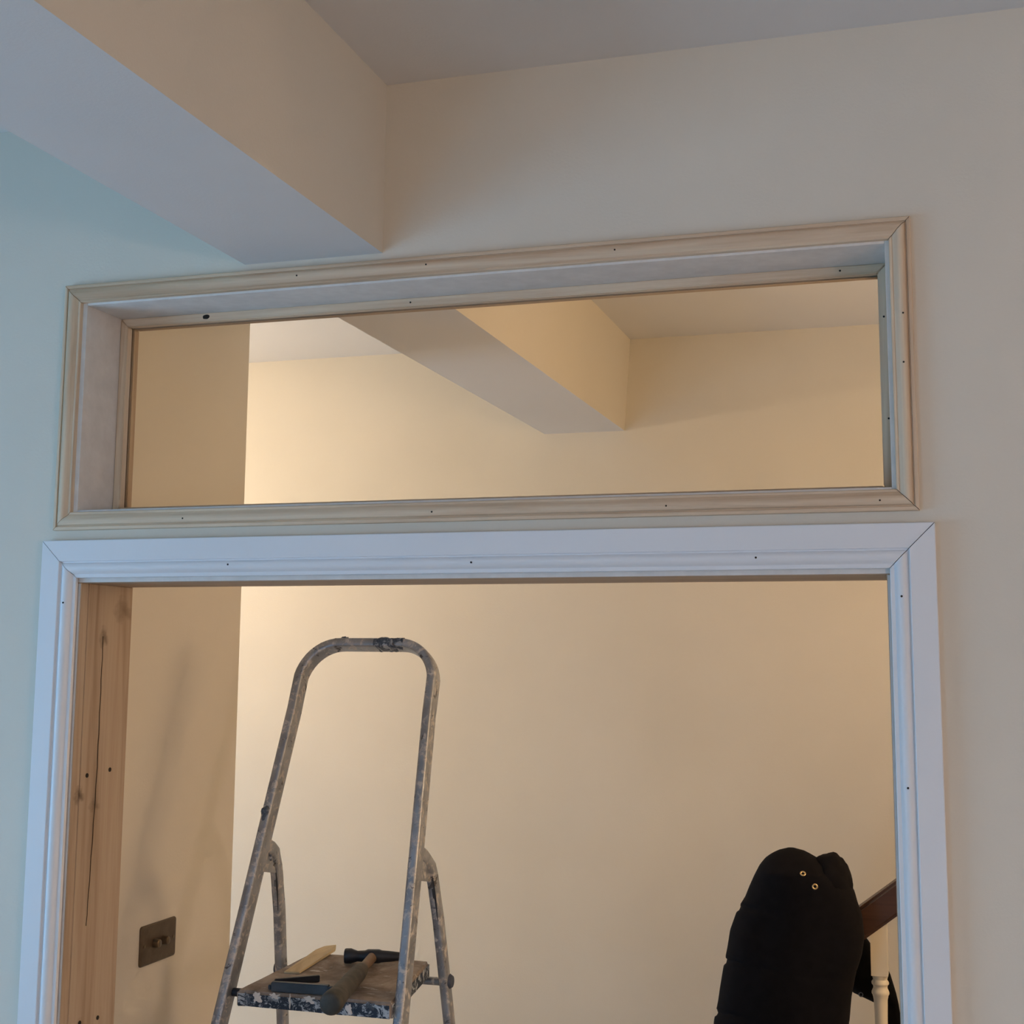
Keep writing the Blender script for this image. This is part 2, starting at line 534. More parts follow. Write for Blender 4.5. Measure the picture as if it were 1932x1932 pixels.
w3 = empty('fill_window_hall', (HX0 - 0.05, (GY0 + GY1) / 2, GZ0))
tag(w3, 'added glazed panel bringing fill daylight into the hall, out of view', 'window', kind='structure')
for (y0, y1, z0, z1) in ((GY0, GY0 + .05, GZ0, GZ1), (GY1 - .05, GY1, GZ0, GZ1), (GY0 + .05, GY1 - .05, GZ0, GZ0 + .05), (GY0 + .05, GY1 - .05, GZ1 - .05, GZ1)):
    box('window_frame', HX0 - 0.08, HX0 - 0.04, y0, y1, z0, z1, M_GLOSS, w3, 0.004)
box('pane', HX0 - 0.062, HX0 - 0.058, GY0 + .05, GY1 - .05, GZ0 + .05, GZ1 - .05, M_GLASS, w3)

w4 = empty('fill_window_rear', ((VX0 + VX1) / 2, RY0 - 0.05, VZ0))
tag(w4, 'added narrow white window giving fill daylight from behind the viewer, out of view', 'window', kind='structure')
for (x0, x1, z0, z1) in ((VX0, VX0 + .05, VZ0, VZ1), (VX1 - .05, VX1, VZ0, VZ1), (VX0 + .05, VX1 - .05, VZ0, VZ0 + .05), (VX0 + .05, VX1 - .05, VZ1 - .05, VZ1)):
    box('window_frame', x0, x1, RY0 - 0.08, RY0 - 0.04, z0, z1, M_GLOSS, w4, 0.004)
box('pane', VX0 + .05, VX1 - .05, RY0 - 0.062, RY0 - 0.058, VZ0 + .05, VZ1 - .05, M_GLASS, w4)

# ------------------------------------------------------------------ mouldings
def moulding(name, side, rect, prof, mat, parent, gap=0.0007, base=False):
    """one mitred length of architrave on the wall face y = 0; prof = (s inward, t proud of the wall)"""
    x0, x1, z0, z1 = rect
    bm = bmesh.new()
    A, B = [], []
    for (s, t) in prof:
        if side == 'top':
            p, q = (x0 + s + gap, -t, z1 - s), (x1 - s - gap, -t, z1 - s)
        elif side == 'bottom':
            p, q = (x0 + s + gap, -t, z0 + s), (x1 - s - gap, -t, z0 + s)
        else:
            x = x0 + s if side == 'left' else x1 - s
            p, q = (x, -t, (z0 if base else z0 + s + gap)), (x, -t, z1 - s - gap)
        A.append(bm.verts.new(p)); B.append(bm.verts.new(q))
    n = len(prof)
    for i in range(n):
        j = (i + 1) % n
        bm.faces.new((A[i], A[j], B[j], B[i]))
    bm.faces.new(A); bm.faces.new(list(reversed(B)))
    return finish(bm, name, mat, parent, 28)

def dot(name, p, d, r, parent, mat=M_HOLE):
    """a nail or screw hole: a shallow dark plug let into the surface, d = outward direction"""
    p, d = Vector(p), Vector(d)
    return cyl(name, p - d * 0.002, p + d * 0.0004, r, r, mat, parent, n=10)

# ---- door casing
d1 = empty('door_1', ((DX0 + DX1) / 2, T / 2, 0))
tag(d1, 'wide open doorway with raw pine lining and white primed architrave', 'doorway', kind='structure')
YB = 0.182                      # the lining stands a little proud on the hall side
# lining: the front edge carries the white paint, the faces are bare pine
def lining_board(name, x0, x1, y0, y1, z0, z1, wood, painted=True):
    bm = bmesh.new()
    v, fs = box_into(bm, x0, x1, y0, y1, z0, z1)
    fs[2].material_index = 1 if painted else 0    # the face towards the room
    bmesh.ops.bevel(bm, geom=[e for e in bm.edges], offset=0.0012, segments=1, affect='EDGES')
    return finish(bm, name, [wood, M_PRIMER], d1)
lining_board('lining_strip', DX0 - 0.030, DX0, 0.0035, 0.0285, 0, DZ, M_LINE_Z)
lining_board('lining_jamb', DX0 - 0.030, DX0 - 0.0012, 0.0320, YB, 0, DZ, M_LINE_Z, False)
lining_board('lining_jamb', DX1, DX1 + 0.030, 0.0035, YB, 0, DZ, M_LINE_Z)
lining_board('lining_head', DX0 - 0.030, DX1 + 0.030, 0.0035, YB, DZ, DZ + 0.030, M_LINE_X)
for (y, z, r) in ((0.0529, 1.6723, 0.0042), (0.1279, 1.6775, 0.0042), (0.1248, 1.2183, 0.004), (0.0668, 1.2225, 0.004)):
    dot('screw_hole', (DX0 - 0.0004, y, z), (1, 0, 0), r, d1)
# drying crack up the jamb board
bm = bmesh.new()
prev = None
for i in range(27):
    z = 1.395 + i * 0.0207
    y = 0.0720 + 0.0125 * min(1.0, (z - 1.395) / 0.28) ** 0.8 + 0.0008 * math.sin(i * 1.9)
    w = 0.0002 + 0.0006 * math.sin(math.pi * i / 26)
    row = [bm.verts.new((DX0 + 0.0001, y - w, z)), bm.verts.new((DX0 + 0.0001, y + w, z)), bm.verts.new((DX0 - 0.0014, y, z))]
    if prev:
        for a, b in ((0, 1), (1, 2), (2, 0)):
            bm.faces.new((prev[a], prev[b], row[b], row[a]))
    prev = row
finish(bm, 'drying_crack', M_CRACK, d1)

AP = [(0, 0), (0, 0.0165), (0.0012, 0.018), (0.0385, 0.018), (0.0398, 0.0172), (0.0402, 0.0128), (0.0425, 0.0122), (0.0436, 0.0136),
      (0.0455, 0.0152), (0.048, 0.0163), (0.051, 0.0165), (0.054, 0.0158), (0.057, 0.0143), (0.0595, 0.0122), (0.0615, 0.0098),
      (0.0628, 0.0078), (0.0636, 0.0068), (0.0660, 0.0066), (0.0690, 0.0066), (0.0702, 0.0058), (0.0706, 0)]
DR = (0.0125, 1.6335, 0.0, 2.1115)
for side in ('top', 'left', 'right'):
    moulding('architrave', side, DR, AP, M_GLOSS, d1, 0.0008, base=True)
for (x, z) in ((0.4064, 2.0614), (0.8714, 2.0589), (1.3555, 2.0600), (0.0640, 1.9944), (1.5805, 1.7042), (1.5800, 1.9965)):
    dot('nail_hole', (x, -0.0164, z), (0, -1, 0), 0.0018, d1)

# ---- fanlight
w1 = empty('window_1', ((TX0 + TX1) / 2, T / 2, TZ0))
tag(w1, 'long fanlight of bare pine mouldings and white lining above the doorway', 'window', kind='structure')
LT = 0.020
for nm, b in (('lining', (TX0 - LT, TX0, 0, T, TZ0 - LT, TZ1 + LT)), ('lining', (TX1, TX1 + LT, 0, T, TZ0 - LT, TZ1 + LT)),
              ('lining', (TX0, TX1, 0, T, TZ1, TZ1 + LT)), ('lining', (TX0, TX1, 0, T, TZ0 - LT, TZ0))):
    box(nm, *b, M_PRIMER, w1, 0.0012)
BW = 0.0165
def bead(y0, y1, mats):
    g = 0.0005
    for side in range(4):
        bm = bmesh.new()
        if side < 2:       # uprights, mitred at the ends
            xo, xi = (TX0, TX0 + BW) if side == 0 else (TX1, TX1 - BW)
            lo, hi = [(xo, TZ0 + g), (xi, TZ0 + BW + g)], [(xi, TZ1 - BW - g), (xo, TZ1 - g)]
            poly = lo + hi
        else:
            zo, zi = (TZ1, TZ1 - BW) if side == 2 else (TZ0, TZ0 + BW)
            poly = [(TX0 + g, zo), (TX0 + BW + g, zi), (TX1 - BW - g, zi), (TX1 - g, zo)]
        a = [bm.verts.new((p[0], y0, p[1])) for p in poly]
        b = [bm.verts.new((p[0], y1, p[1])) for p in poly]
        bm.faces.new(a); bm.faces.new(list(reversed(b)))
        for i in range(4):
            j = (i + 1) % 4
            bm.faces.new((a[i], b[i], b[j], a[j]))
        bmesh.ops.recalc_face_normals(bm, faces=bm.faces)
        bmesh.ops.bevel(bm, geom=bm.edges[:], offset=0.0015, segments=2, affect='EDGES')
        finish(bm, 'glazing_bead', mats[2] if side == 1 else mats[0] if side < 2 else mats[1], w1, 35)
bead(0.115, 0.1325, (M_PINE_Z, M_PINE_X, M_PINE_Z))
bead(0.1395, 0.158, (M_LINE_Z, M_LINE_X, M_LINE_Z))
box('pane', TX0 + 0.002, TX1 - 0.002, 0.1340, 0.1380, TZ0 + 0.002, TZ1 - 0.002, M_GLASS, w1)
k_ = 0.9
TP = [(0, 0), (0, 0.0115), (0.0010, 0.0128), (0.0055, 0.0132), (0.0066, 0.0125), (0.0072, 0.0098), (0.0088, 0.0098), (0.0094, 0.0122),
      (0.0105, 0.0142), (0.0130, 0.0158), (0.0165, 0.0163), (0.0200, 0.0155), (0.0230, 0.0136), (0.0255, 0.0112), (0.0280, 0.0090),
      (0.0298, 0.0080), (0.0302, 0.0092), (0.0335, 0.0092), (0.0345, 0.0080), (0.0350, 0)]
TR = (0.0300, 1.6115, 2.1310, 2.6085)
for side in ('top', 'bottom', 'left', 'right'):
    moulding('architrave', side, TR, TP, M_PINE_X if side in ('top', 'bottom') else M_PINE_Z, w1, 0.0007)
for (x, z) in ((0.7981, 2.1476), (1.5515, 2.1476), (1.5945, 2.368), (1.596, 2.448), (0.7802, 2.5915), (1.1247, 2.5905), (0.5268, 2.5905), (0.31, 2.1476), (1.21, 2.1476)):
    dot('nail_hole', (x, -0.0161, z), (0, -1, 0), 0.0016, w1)
for (x, z) in ((1.4914, 2.5610), (1.5620, 2.4755), (0.70, 2.5605), (1.565, 2.30)):
    dot('nail_hole', (x, 0.1150, z), (0, -1, 0), 0.0018, w1)
kn = blob('knot_hole', (0.2674, 0.1158, 2.5612), (0.0085, 0.002, 0.0055), M_HOLE, w1, 2, 0.25, 200)

# ------------------------------------------------------------------ switch plate
XS = -0.0616
sw = empty('dimmer_switch', (XS, 0.5731, 1.2213))
tag(sw, 'dark bronze double dimmer switch plate on the hall return wall', 'switch')
bm = bmesh.new()
rings = []
for (dx, ins) in ((0.0, 0.0), (0.0030, 0.0), (0.0046, 0.0010), (0.0054, 0.0030), (0.0056, 0.0060)):
    rings.append([bm.verts.new((XS + dx, 0.5731 + u, 1.2643 + v)) for (u, v) in rrect(0.146 - 2 * ins, 0.086 - 2 * ins, max(0.0035, 0.007 - ins * 0.5), 5)])
for p, q in zip(rings, rings[1:]):
    for i in range(len(p)):
        j = (i + 1) % len(p)
        bm.faces.new((p[i], p[j], q[j], q[i]))
bm.faces.new(rings[0]); bm.faces.new(rings[-1])
finish(bm, 'plate', M_BRONZE, sw, 40)
for y in (0.5731 - 0.018, 0.5731 + 0.018):
    lathe_dir('knob', (XS + 0.005, y, 1.2643), (1, 0, 0), [(0, 0.0100), (0.002, 0.0095), (0.010, 0.0088), (0.0135, 0.0082), (0.0145, 0.0068), (0.0146, 0.0005)], M_BRONZE_L, sw)
for y in (0.5731 - 0.0603, 0.5731 + 0.0603):
    cyl('screw', (XS + 0.005, y, 1.2643), (XS + 0.0068, y, 1.2643), 0.0042, 0.0036, M_BRONZE_L, sw, 14)

# ------------------------------------------------------------------ stepladder
LC, KL = 0.404, 0.375           # centre line and lean of the front frame
def front(x, z):                # a point in the plane of the leaning front frame
    return Vector((x, 0.40 + KL * (z - 1.22), z))
N_F = Vector((0, 1, -KL)).normalized()
lad = empty('stepladder', (LC, 0.3, 0))
tag(lad, 'paint-spattered aluminium stepladder with tall hoop handrail standing in the doorway', 'stepladder')
# hoop path in the plane of the frame: half width as a function of height
def half(z):
    return 0.195 + (0.160 - 0.195) * (z - 1.17) / (1.80 - 1.17)
ZT = 1.9235                     # centre of the top bar
R = 0.090
lean = math.sqrt(1 + KL * KL)
hoop = []
def ring_pts(sgn):
    pts = []
    zs = [0.02 + i * (1.775 - 0.02) / 44 for i in range(45)]
    for z in zs:
        pts.append((sgn * half(z), z))
    return pts
left = ring_pts(-1)
zc, xc_ = 1.8345, half(1.775) - R
tilt = math.atan((0.195 - 0.160) / 0.63)
arc = []
for i in range(1, 13):
    a = math.radians(180) - tilt - (math.radians(90) - tilt) * i / 12.0
    arc.append((-(xc_) + R * math.cos(a), zc + (ZT - zc) * math.sin(a)))
top = [(-xc_ + 2 * xc_ * i / 12, ZT) for i in range(1, 12)]
full = left + arc + top + [(-p[0], p[1]) for p in reversed(arc)] + [(-p[0], p[1]) for p in reversed(left)]
hoop = [front(LC + p[0], p[1]) for p in full]
sec = rrect(0.0205, 0.043, 0.0060, 3)
fr = sweep('front_frame', hoop, N_F, sec, M_ALU, lad, 35)
# smears of old paint and tape on the hoop
def wrap(i0, i1, grow, jit):
    s2 = rrect(0.0205 + grow, 0.043 + grow, 0.0065, 4)
    pts = []
    for i in range(i0, i1):
        for k in range(4):
            pts.append(hoop[i].lerp(hoop[i + 1], k / 4))
    pts.append(hoop[i1])
    return sweep('paint_smear', pts, N_F, s2, M_TAPE, fr, 60, jit)
n0 = len(left) + len(arc)
wrap(n0 + 6, n0 + 12, 0.0010, 0.0034)
blob('paint_smear', front(LC - half(1.55) + 0.000, 1.552) + N_F * -0.018, (0.0085, 0.007, 0.020), M_TAPE, fr, 3, 0.8, 120)
blob('paint_smear', front(LC - xc_ + 0.008, ZT + 0.010) + N_F * -0.015, (0.010, 0.003, 0.003), M_TAPE, fr, 3, 0.9, 200)
# rear legs
def rear(sg):
    pts2 = [(0.498, 1.497), (0.520, 1.4925), (0.542, 1.484), (0.560, 1.472), (0.574, 1.457), (0.584, 1.438), (0.592, 1.415), (0.599, 1.39), (0.6135, 1.345)]
    z = 1.30
    while z > 0.03:
        pts2.append((0.614 + (1.3434 - z) * 0.2213, z)); z -= 0.08
    pts2.append((0.614 + (1.3434 - 0.02) * 0.2213, 0.02))
    path = []
    for (y, z) in pts2:
        hx = 0.1864 + (1.3540 - z) * 0.0457 - (0.004 if z > 1.46 else 0)
        path.append((LC + sg * hx, y, z))
    n = Vector((1, 0, 0.0457 * sg)).normalized()
    return sweep('rear_leg', path, n, rrect(0.030, 0.020, 0.0065, 3), M_ALU, lad, 35), path
for sg in (-1, 1):
    leg, path = rear(sg)
    # crimped slot down the front of the leg below the bend
    bm = bmesh.new()
    prev = None
    for i in range(13):
        t = i / 12.0
        z = 1.452 - 0.110 * t
        # follow the leg
        for a, b in zip(path, path[1:]):
            if a[2] >= z >= b[2]:
                f = (a[2] - z) / (a[2] - b[2]); p = Vector(a).lerp(Vector(b), f); break
        w = 0.0034 * math.sin(math.pi * min(1, 0.12 + t * 0.88)) + 0.0004
        cxx = p.x + 0.0045
        cyy = p.y - 0.0156
        row = [bm.verts.new((cxx - w, cyy, z)), bm.verts.new((cxx + w, cyy, z)), bm.verts.new((cxx, cyy + 0.004, z))]
        if prev:
            for q, s in ((0, 1), (1, 2), (2, 0)):
                bm.faces.new((prev[q], prev[s], row[s], row[q]))
        prev = row
    finish(bm, 'slot', M_SLOT, leg)
    # hinge plate between the leg and the frame
    x = LC + sg * 0.180
    prism_yz('hinge_plate', [(0.470, 1.452), (0.505, 1.497), (0.545, 1.478), (0.585, 1.440), (0.578, 1.426), (0.500, 1.440)],
             x - 0.0035, x + 0.0035, M_ALU, lad, 0.001)
    cyl('rivet', (x - sg * 0.004, 0.545, 1.462), (x - sg * 0.0075, 0.545, 1.462), 0.006, 0.004, M_ALU, lad, 12)
    # rubber feet
    fx = LC + sg * half(0.02)
    box('rubber_foot', fx - 0.014, fx + 0.014, front(fx, 0.02).y - 0.03, front(fx, 0.02).y + 0.03, 0.0, 0.045, M_BLACKMETAL, lad, 0.004)
    rx = path[-1]
    box('rubber_foot', rx[0] - 0.014, rx[0] + 0.014, rx[1] - 0.022, rx[1] + 0.022, 0.0, 0.045, M_BLACKMETAL, lad, 0.004)
# platform: slightly tapered shallow tray, top crusted with dust
def ptop(y):
    return 1.2295 + (y - 0.36) * 0.067
bm = bmesh.new()
NY, NX = 9, 13
grid = []
for j in range(NY):
    t = j / (NY - 1)
    y = 0.358 + 0.292 * t
    xl, xr = 0.252 + 0.030 * t, 0.590 - 0.030 * t
    grid.append([bm.verts.new((xl + (xr - xl) * i / (NX - 1), y, ptop(y) + 0.0012 * noise.noise(Vector((i * 0.6, j * 0.7, 3))))) for i in range(NX)])
for j in range(NY - 1):
    for i in range(NX - 1):
        bm.faces.new((grid[j][i], grid[j][i + 1], grid[j + 1][i + 1], grid[j + 1][i]))
rim = [grid[0][i] for i in range(NX)] + [grid[j][NX - 1] for j in range(1, NY)] + [grid[NY - 1][i] for i in range(NX - 2, -1, -1)] + [grid[j][0] for j in range(NY - 2, 0, -1)]
low = []
for q, v in enumerate(rim):
    drop = 0.030 + 0.0012 * noise.noise(v.co * 60)
    low.append(bm.verts.new((v.co.x, v.co.y + (0.0015 if v.co.y < 0.36 else 0), v.co.z - drop)))
for q in range(len(rim)):
    r_ = (q + 1) % len(rim)
    f = bm.faces.new((rim[q], rim[r_], low[r_], low[q])); f.material_index = 1
f = bm.faces.new(low); f.material_index = 1
bmesh.ops.recalc_face_normals(bm, faces=bm.faces)
eds = [e for e in bm.edges if len(e.link_faces) == 2 and e.link_faces[0].material_index != e.link_faces[1].material_index and e.verts[0].co.z > 1.215 and e.verts[1].co.z > 1.215]
vert = [e for e in bm.edges if abs(e.verts[0].co.z - e.verts[1].co.z) > 0.02 and e.verts[0].co.x in (grid[0][0].co.x, grid[0][-1].co.x, grid[-1][0].co.x, grid[-1][-1].co.x)]
bmesh.ops.bevel(bm, geom=eds + vert, offset=0.005, segments=3, affect='EDGES')
plat = finish(bm, 'platform', [M_PTOP, M_PSIDE], lad, 45)
# drips and crusts of old paint on the front lip
for (x, w, h, dz, m) in ((0.372, 0.0022, 0.013, 0.012, M_PRIMER), (0.300, 0.010, 0.009, 0.010, M_PRIMER), (0.338, 0.013, 0.005, 0.005, M_PRIMER),
                         (0.415, 0.014, 0.006, 0.006, M_PRIMER), (0.500, 0.006, 0.010, 0.018, M_PRIMER), (0.545, 0.012, 0.006, 0.008, M_TAPE), (0.277, 0.008, 0.010, 0.014, M_TAPE)):
    blob('paint_drip', (x, 0.3588, ptop(0.358) - dz), (w, 0.0016, h), m, plat, 3, 0.9, 190)
for sg, x in ((-1, 0.2525), (1, 0.588)):
    cyl('platform_pivot', (x + sg * 0.002, 0.405, 1.2135), (LC + sg * (half(1.21) - 0.004), 0.405, 1.2135), 0.0085, 0.0085, M_BLACKMETAL, lad, 14)
cyl('cross_rod', (LC - 0.205, 0.650, 1.2080), (LC + 0.205, 0.650, 1.2080), 0.0085, 0.0085, M_ALU, lad, 14)
for sg in (-1, 1):
    cyl('bolt_cap', (LC + sg * 0.201, 0.648, 1.2100), (LC + sg * 0.2085, 0.648, 1.2100), 0.0165, 0.012, M_BLUEPLASTIC, lad, 20)
# treads below the platform
for k in range(4):
    z = 0.24 + k * 0.235
    h = half(z) - 0.009
    y = front(0, z).y
    box('tread', LC - h, LC + h, y - 0.035, y + 0.045, z - 0.030, z, M_ALU, lad, 0.004)

# ------------------------------------------------------------------ tools on the platform
# hammer lying with its grip over the front lip
ham = empty('hammer', (0.46, 0.55, ptop(0.55)))
tag(ham, 'dark steel hammer with fat rubber grip lying across the ladder platform', 'hammer')
HJ = Vector((0.4520, 0.5930, 1.2625)); HE = Vector((0.5235, 0.2160, 1.2545))
hd = (HE - HJ).normalized()
HL = (HE - HJ).length
ha = (Vector((0.5010, 0.6110, 1.2625)) - Vector((0.3920, 0.5810, 1.2625))).normalized()
lathe_dir('head', HJ - ha * 0.062, ha, [(0, 0.0125), (0.001, 0.0150), (0.004, 0.0158), (0.014, 0.0158), (0.020, 0.0135), (0.028, 0.0110),
          (0.044, 0.0120), (0.050, 0.0145), (0.074, 0.0145), (0.080, 0.0125), (0.100, 0.0110), (0.122, 0.0085), (0.136, 0.0040)], M_BLACKMETAL, ham, 24)
lathe_dir('neck', HJ - hd * 0.012, hd, [(0, 0.0085), (0.02, 0.0085), (0.09, 0.0080), (0.125, 0.0085), (0.13, 0.004)], M_HWOOD, ham, 18, squash=1.25)
lathe_dir('grip', HJ + hd * 0.105, hd, [(0, 0.0095), (0.004, 0.0125), (0.02, 0.0150), (0.05, 0.0172), (0.10, 0.0180), (0.16, 0.0182), (0.21, 0.0192), (0.245, 0.0215), (HL - 0.105 - 0.010, 0.0225), (HL - 0.105 - 0.003, 0.0205), (HL - 0.105, 0.0165), (HL - 0.1045, 0.004)], M_GRIP, ham, 24)

# black folding bracket, opened like a V
brk = empty('angle_bracket', (0.38, 0.40, ptop(0.40)))
tag(brk, 'small black metal bracket opened like a V beside the hammer grip', 'bracket')
def bar(name, a, b, h, t, parent, mat):
    a, b = Vector(a), Vector(b)
    d = (b - a).normalized(); n = Vector((-d.y, d.x, 0))
    bm = bmesh.new()
    vv = []
    for p in (a, b):
        for s in (0, 1):
            for z in (0, h):
                vv.append(bm.verts.new(p + n * t * s + Vector((0, 0, z))))
    for q in ((0, 1, 3, 2), (4, 6, 7, 5), (0, 4, 5, 1), (2, 3, 7, 6), (1, 5, 7, 3), (0, 2, 6, 4)):
        bm.faces.new([vv[i] for i in q])
    bmesh.ops.recalc_face_normals(bm, faces=bm.faces)
    bmesh.ops.bevel(bm, geom=bm.edges[:], offset=0.0012, segments=2, affect='EDGES')
    return finish(bm, name, mat, parent, 35)
bar('front_arm', (0.3270, 0.3640, ptop(0.364) + 0.0012), (0.4480, 0.3700, ptop(0.370) + 0.0012), 0.0185, 0.013, brk, M_LIT_METAL)
bar('rear_arm', (0.3180, 0.3990, ptop(0.40) + 0.0012), (0.3950, 0.4480, ptop(0.448) + 0.0010), 0.0130, 0.010, brk, M_BLACKMETAL)
bar('arm_end', (0.4482, 0.3705, ptop(0.370) + 0.0022), (0.4560, 0.3712, ptop(0.370) + 0.0022), 0.0150, 0.011, brk, M_BLACKMETAL)
bar('hinge', (0.3240, 0.3700, ptop(0.385) + 0.0012), (0.3180, 0.4060, ptop(0.385) + 0.0018), 0.0100, 0.006, brk, M_BLACKMETAL)

# wooden shim along the left of the platform
bm = bmesh.new()
sp = [(0.2960, 0.485), (0.3290, 0.490), (0.3330, 0.660), (0.3215, 0.690), (0.3020, 0.672), (0.2960, 0.640)]
a = [bm.verts.new((x, y, ptop(min(y, .65)) + 0.0012 + (y - 0.485) * 0.012)) for x, y in sp]
b = [bm.verts.new((x, y, ptop(min(y, .65)) + 0.0045 + (y - 0.485) * 0.030)) for x, y in sp]
bm.faces.new(list(reversed(a))); bm.faces.new(b)
for i in range(len(sp)):
    j = (i + 1) % len(sp)
    bm.faces.new((a[i], a[j], b[j], b[i]))
shim = finish(bm, 'wooden_shim', M_SHIM)
tag(shim, 'thin pale wooden shim lying along the left edge of the platform', 'shim')

# ------------------------------------------------------------------ staircase balustrade in the hall
SY = 1.20
st = empty('staircase', (1.27, SY, 0))
tag(st, 'staircase with dark sloping handrail and cream turned spindles at the right', 'staircase')
def rail_z(x):
    return 1.251 + 0.76 * (x - 1.4417)
def slope_board(name, x0, x1, dz, h, y0, y1, mat, bev=0.004):
    bm = bmesh.new()
    vv = []
    for x in (x0, x1):
        for y in (y0, y1):
            for z in (0, h):
                vv.append(bm.verts.new((x, y, rail_z(x) + dz + z)))
    for q in ((0, 1, 3, 2), (4, 6, 7, 5), (0, 4, 5, 1), (2, 3, 7, 6), (1, 5, 7, 3), (0, 2, 6, 4)):
        bm.faces.new([vv[i] for i in q])
    bmesh.ops.recalc_face_normals(bm, faces=bm.faces)
    bmesh.ops.bevel(bm, geom=bm.edges[:], offset=bev, segments=3, affect='EDGES')
    return finish(bm, name, mat, st, 35)
slope_board('handrail', 1.30, 2.85, 0.0, 0.080, SY - 0.031, SY + 0.031, M_RAIL, 0.008)
slope_board('string', 1.24, 2.85, -1.03, 0.26, SY - 0.018, SY + 0.018, M_SPIN, 0.003)
box('newel_post', 1.235, 1.315, SY - 0.04, SY + 0.04, 0, 1.395, M_SPIN, st, 0.004)
def spindle(x):
    zt, zb = rail_z(x), rail_z(x) - 0.80
    h = 0.0190
    dz = rail_z(x) - rail_z(1.4745)
    zs = 1.171
    bm = bmesh.new()
    # square top and bottom blocks
    v1, _ = box_into(bm, x - h, x + h, SY - h, SY + h, zs + dz, zt + 0.012)
    v2, _ = box_into(bm, x - h, x + h, SY - h, SY + h, zb, zb + 0.14)
    prof = [(0.0, 0.0185), (-0.006, 0.0172), (-0.010, 0.0160), (-0.0115, 0.0168), (-0.016, 0.0198), (-0.020, 0.0198), (-0.024, 0.0165), (-0.029, 0.0160),
            (-0.034, 0.0185), (-0.038, 0.0200), (-0.042, 0.0200), (-0.046, 0.0178), (-0.056, 0.0158), (-0.10, 0.0146), (-0.22, 0.0138), (-0.34, 0.0158), (-0.44, 0.0192)]
    n = 20
    rings = [[bm.verts.new((x + r * math.cos(2 * math.pi * i / n), SY + r * math.sin(2 * math.pi * i / n), zs + dz + z)) for i in range(n)] for z, r in prof]
    zlow = zb + 0.139
    rings.append([bm.verts.new((x + 0.018 * math.cos(2 * math.pi * i / n), SY + 0.018 * math.sin(2 * math.pi * i / n), min(zlow, zs + dz - 0.45))) for i in range(n)])
    for k in range(len(rings) - 1):
        for i in range(n):
            j = (i + 1) % n
            bm.faces.new((rings[k][i], rings[k][j], rings[k + 1][j], rings[k + 1][i]))
    return finish(bm, 'spindle', M_SPIN, st, 35)
for k in range(9):
    spindle(1.4735 + k * 0.118)
for k in range(8):
    x = 1.33 + k * 0.25
    if x > 2.6: break
    z = 0.19 * (k + 1)
    box('stair_step', x, x + 0.27, SY + 0.02, HY1 - 0.002, z - 0.19 if k == 0 else z - 0.21, z, M_FLOOR, st, 0.004)

# ------------------------------------------------------------------ coats hung on the newel post
def loft_coat(name, rows, yc, depth, mat, parent, seams=(), n=44, fold=0.05, seed=0.0, step=0.006):
    bm = bmesh.new()
    zs = []
    z = rows[0][0]
    while z > rows[-1][0]:
        zs.append(z); z -= step
    zs.append(rows[-1][0])
    rings = []
    for z in zs:
        for a, b in zip(rows, rows[1:]):
            if a[0] >= z >= b[0]:
                f = (a[0] - z) / (a[0] - b[0] + 1e-9)
                xl, xr = a[1] + (b[1] - a[1]) * f, a[2] + (b[2] - a[2]) * f
                break
        cx, rx = (xl + xr) / 2, (xr - xl) / 2
        ry = min(depth, rx * 0.9)
        ring = []
        for i in range(n):
            t = 2 * math.pi * i / n
            c, s = math.cos(t), math.sin(t)
            e = 0.85
            ux = math.copysign(abs(c) ** e, c); uy = math.copysign(abs(s) ** e, s)
            drop = rows[0][0] - z
            fd = fold * min(1, drop * 6) * (0.6 * math.sin(4 * t + 1.3 + seed + 2.5 * drop) + 0.5 * math.sin(7 * t + 0.4 + seed - 4 * drop) + 1.2 * noise.noise(Vector((c * 2.2 + seed, s * 2.2, z * 7))))
            k = 1.0 + fd * abs(s)              # folds run down the front and the back
            for sz in seams:
                zz = sz + 0.012 * math.sin(2 * t + seed)
                k -= 0.075 * math.exp(-((z - zz) / 0.006) ** 2) * (1.0 if c < -0.55 else 0.22)
            ring.append(bm.verts.new((cx + rx * ux * (1 - 0.0 if not seams else min(1.0, k + 0.01)), yc + ry * uy * k, z)))
        rings.append(ring)
    for a, b in zip(rings, rings[1:]):
        for i in range(n):
            j = (i + 1) % n
            bm.faces.new((a[i], a[j], b[j], b[i]))
    bm.faces.new(list(reversed(rings[0]))); bm.faces.new(rings[-1])
    return finish(bm, name, mat, parent, 70)

ct = empty('coat', (1.28, 1.072, 0.6))
tag(ct, 'black padded coat with two brass eyelets hung on the near side of the newel post', 'coat')
rows = [(1.4555, 1.272, 1.288), (1.4535, 1.262, 1.298), (1.449, 1.250, 1.312), (1.441, 1.234, 1.328), (1.430, 1.219, 1.346), (1.414, 1.206, 1.372), (1.390, 1.193, 1.408), (1.362, 1.180, 1.424),
        (1.338, 1.170, 1.430), (1.310, 1.152, 1.440), (1.262, 1.134, 1.4437), (1.222, 1.127, 1.4365), (1.177, 1.117, 1.4215),
        (1.128, 1.108, 1.4110), (1.097, 1.103, 1.4075), (1.054, 1.093, 1.4030), (0.90, 1.080, 1.40), (0.72, 1.07, 1.405), (0.62, 1.08, 1.40)]
CS = (1.072 + 2.2577) / (1.150 + 2.2577)
def near(x, z):
    return 1.6371 + (x - 1.6371) * CS, 1.9 + (z - 1.9) * CS
rows = [(near(0, z)[1], near(xl, z)[0], near(xr, z)[0]) for (z, xl, xr) in rows]
loft_coat('coat_body', rows, 1.072, 0.082, M_CLOTH, ct, seams=(1.323, 1.203, 1.087, 0.97, 0.85, 0.73))
bm = bmesh.new()
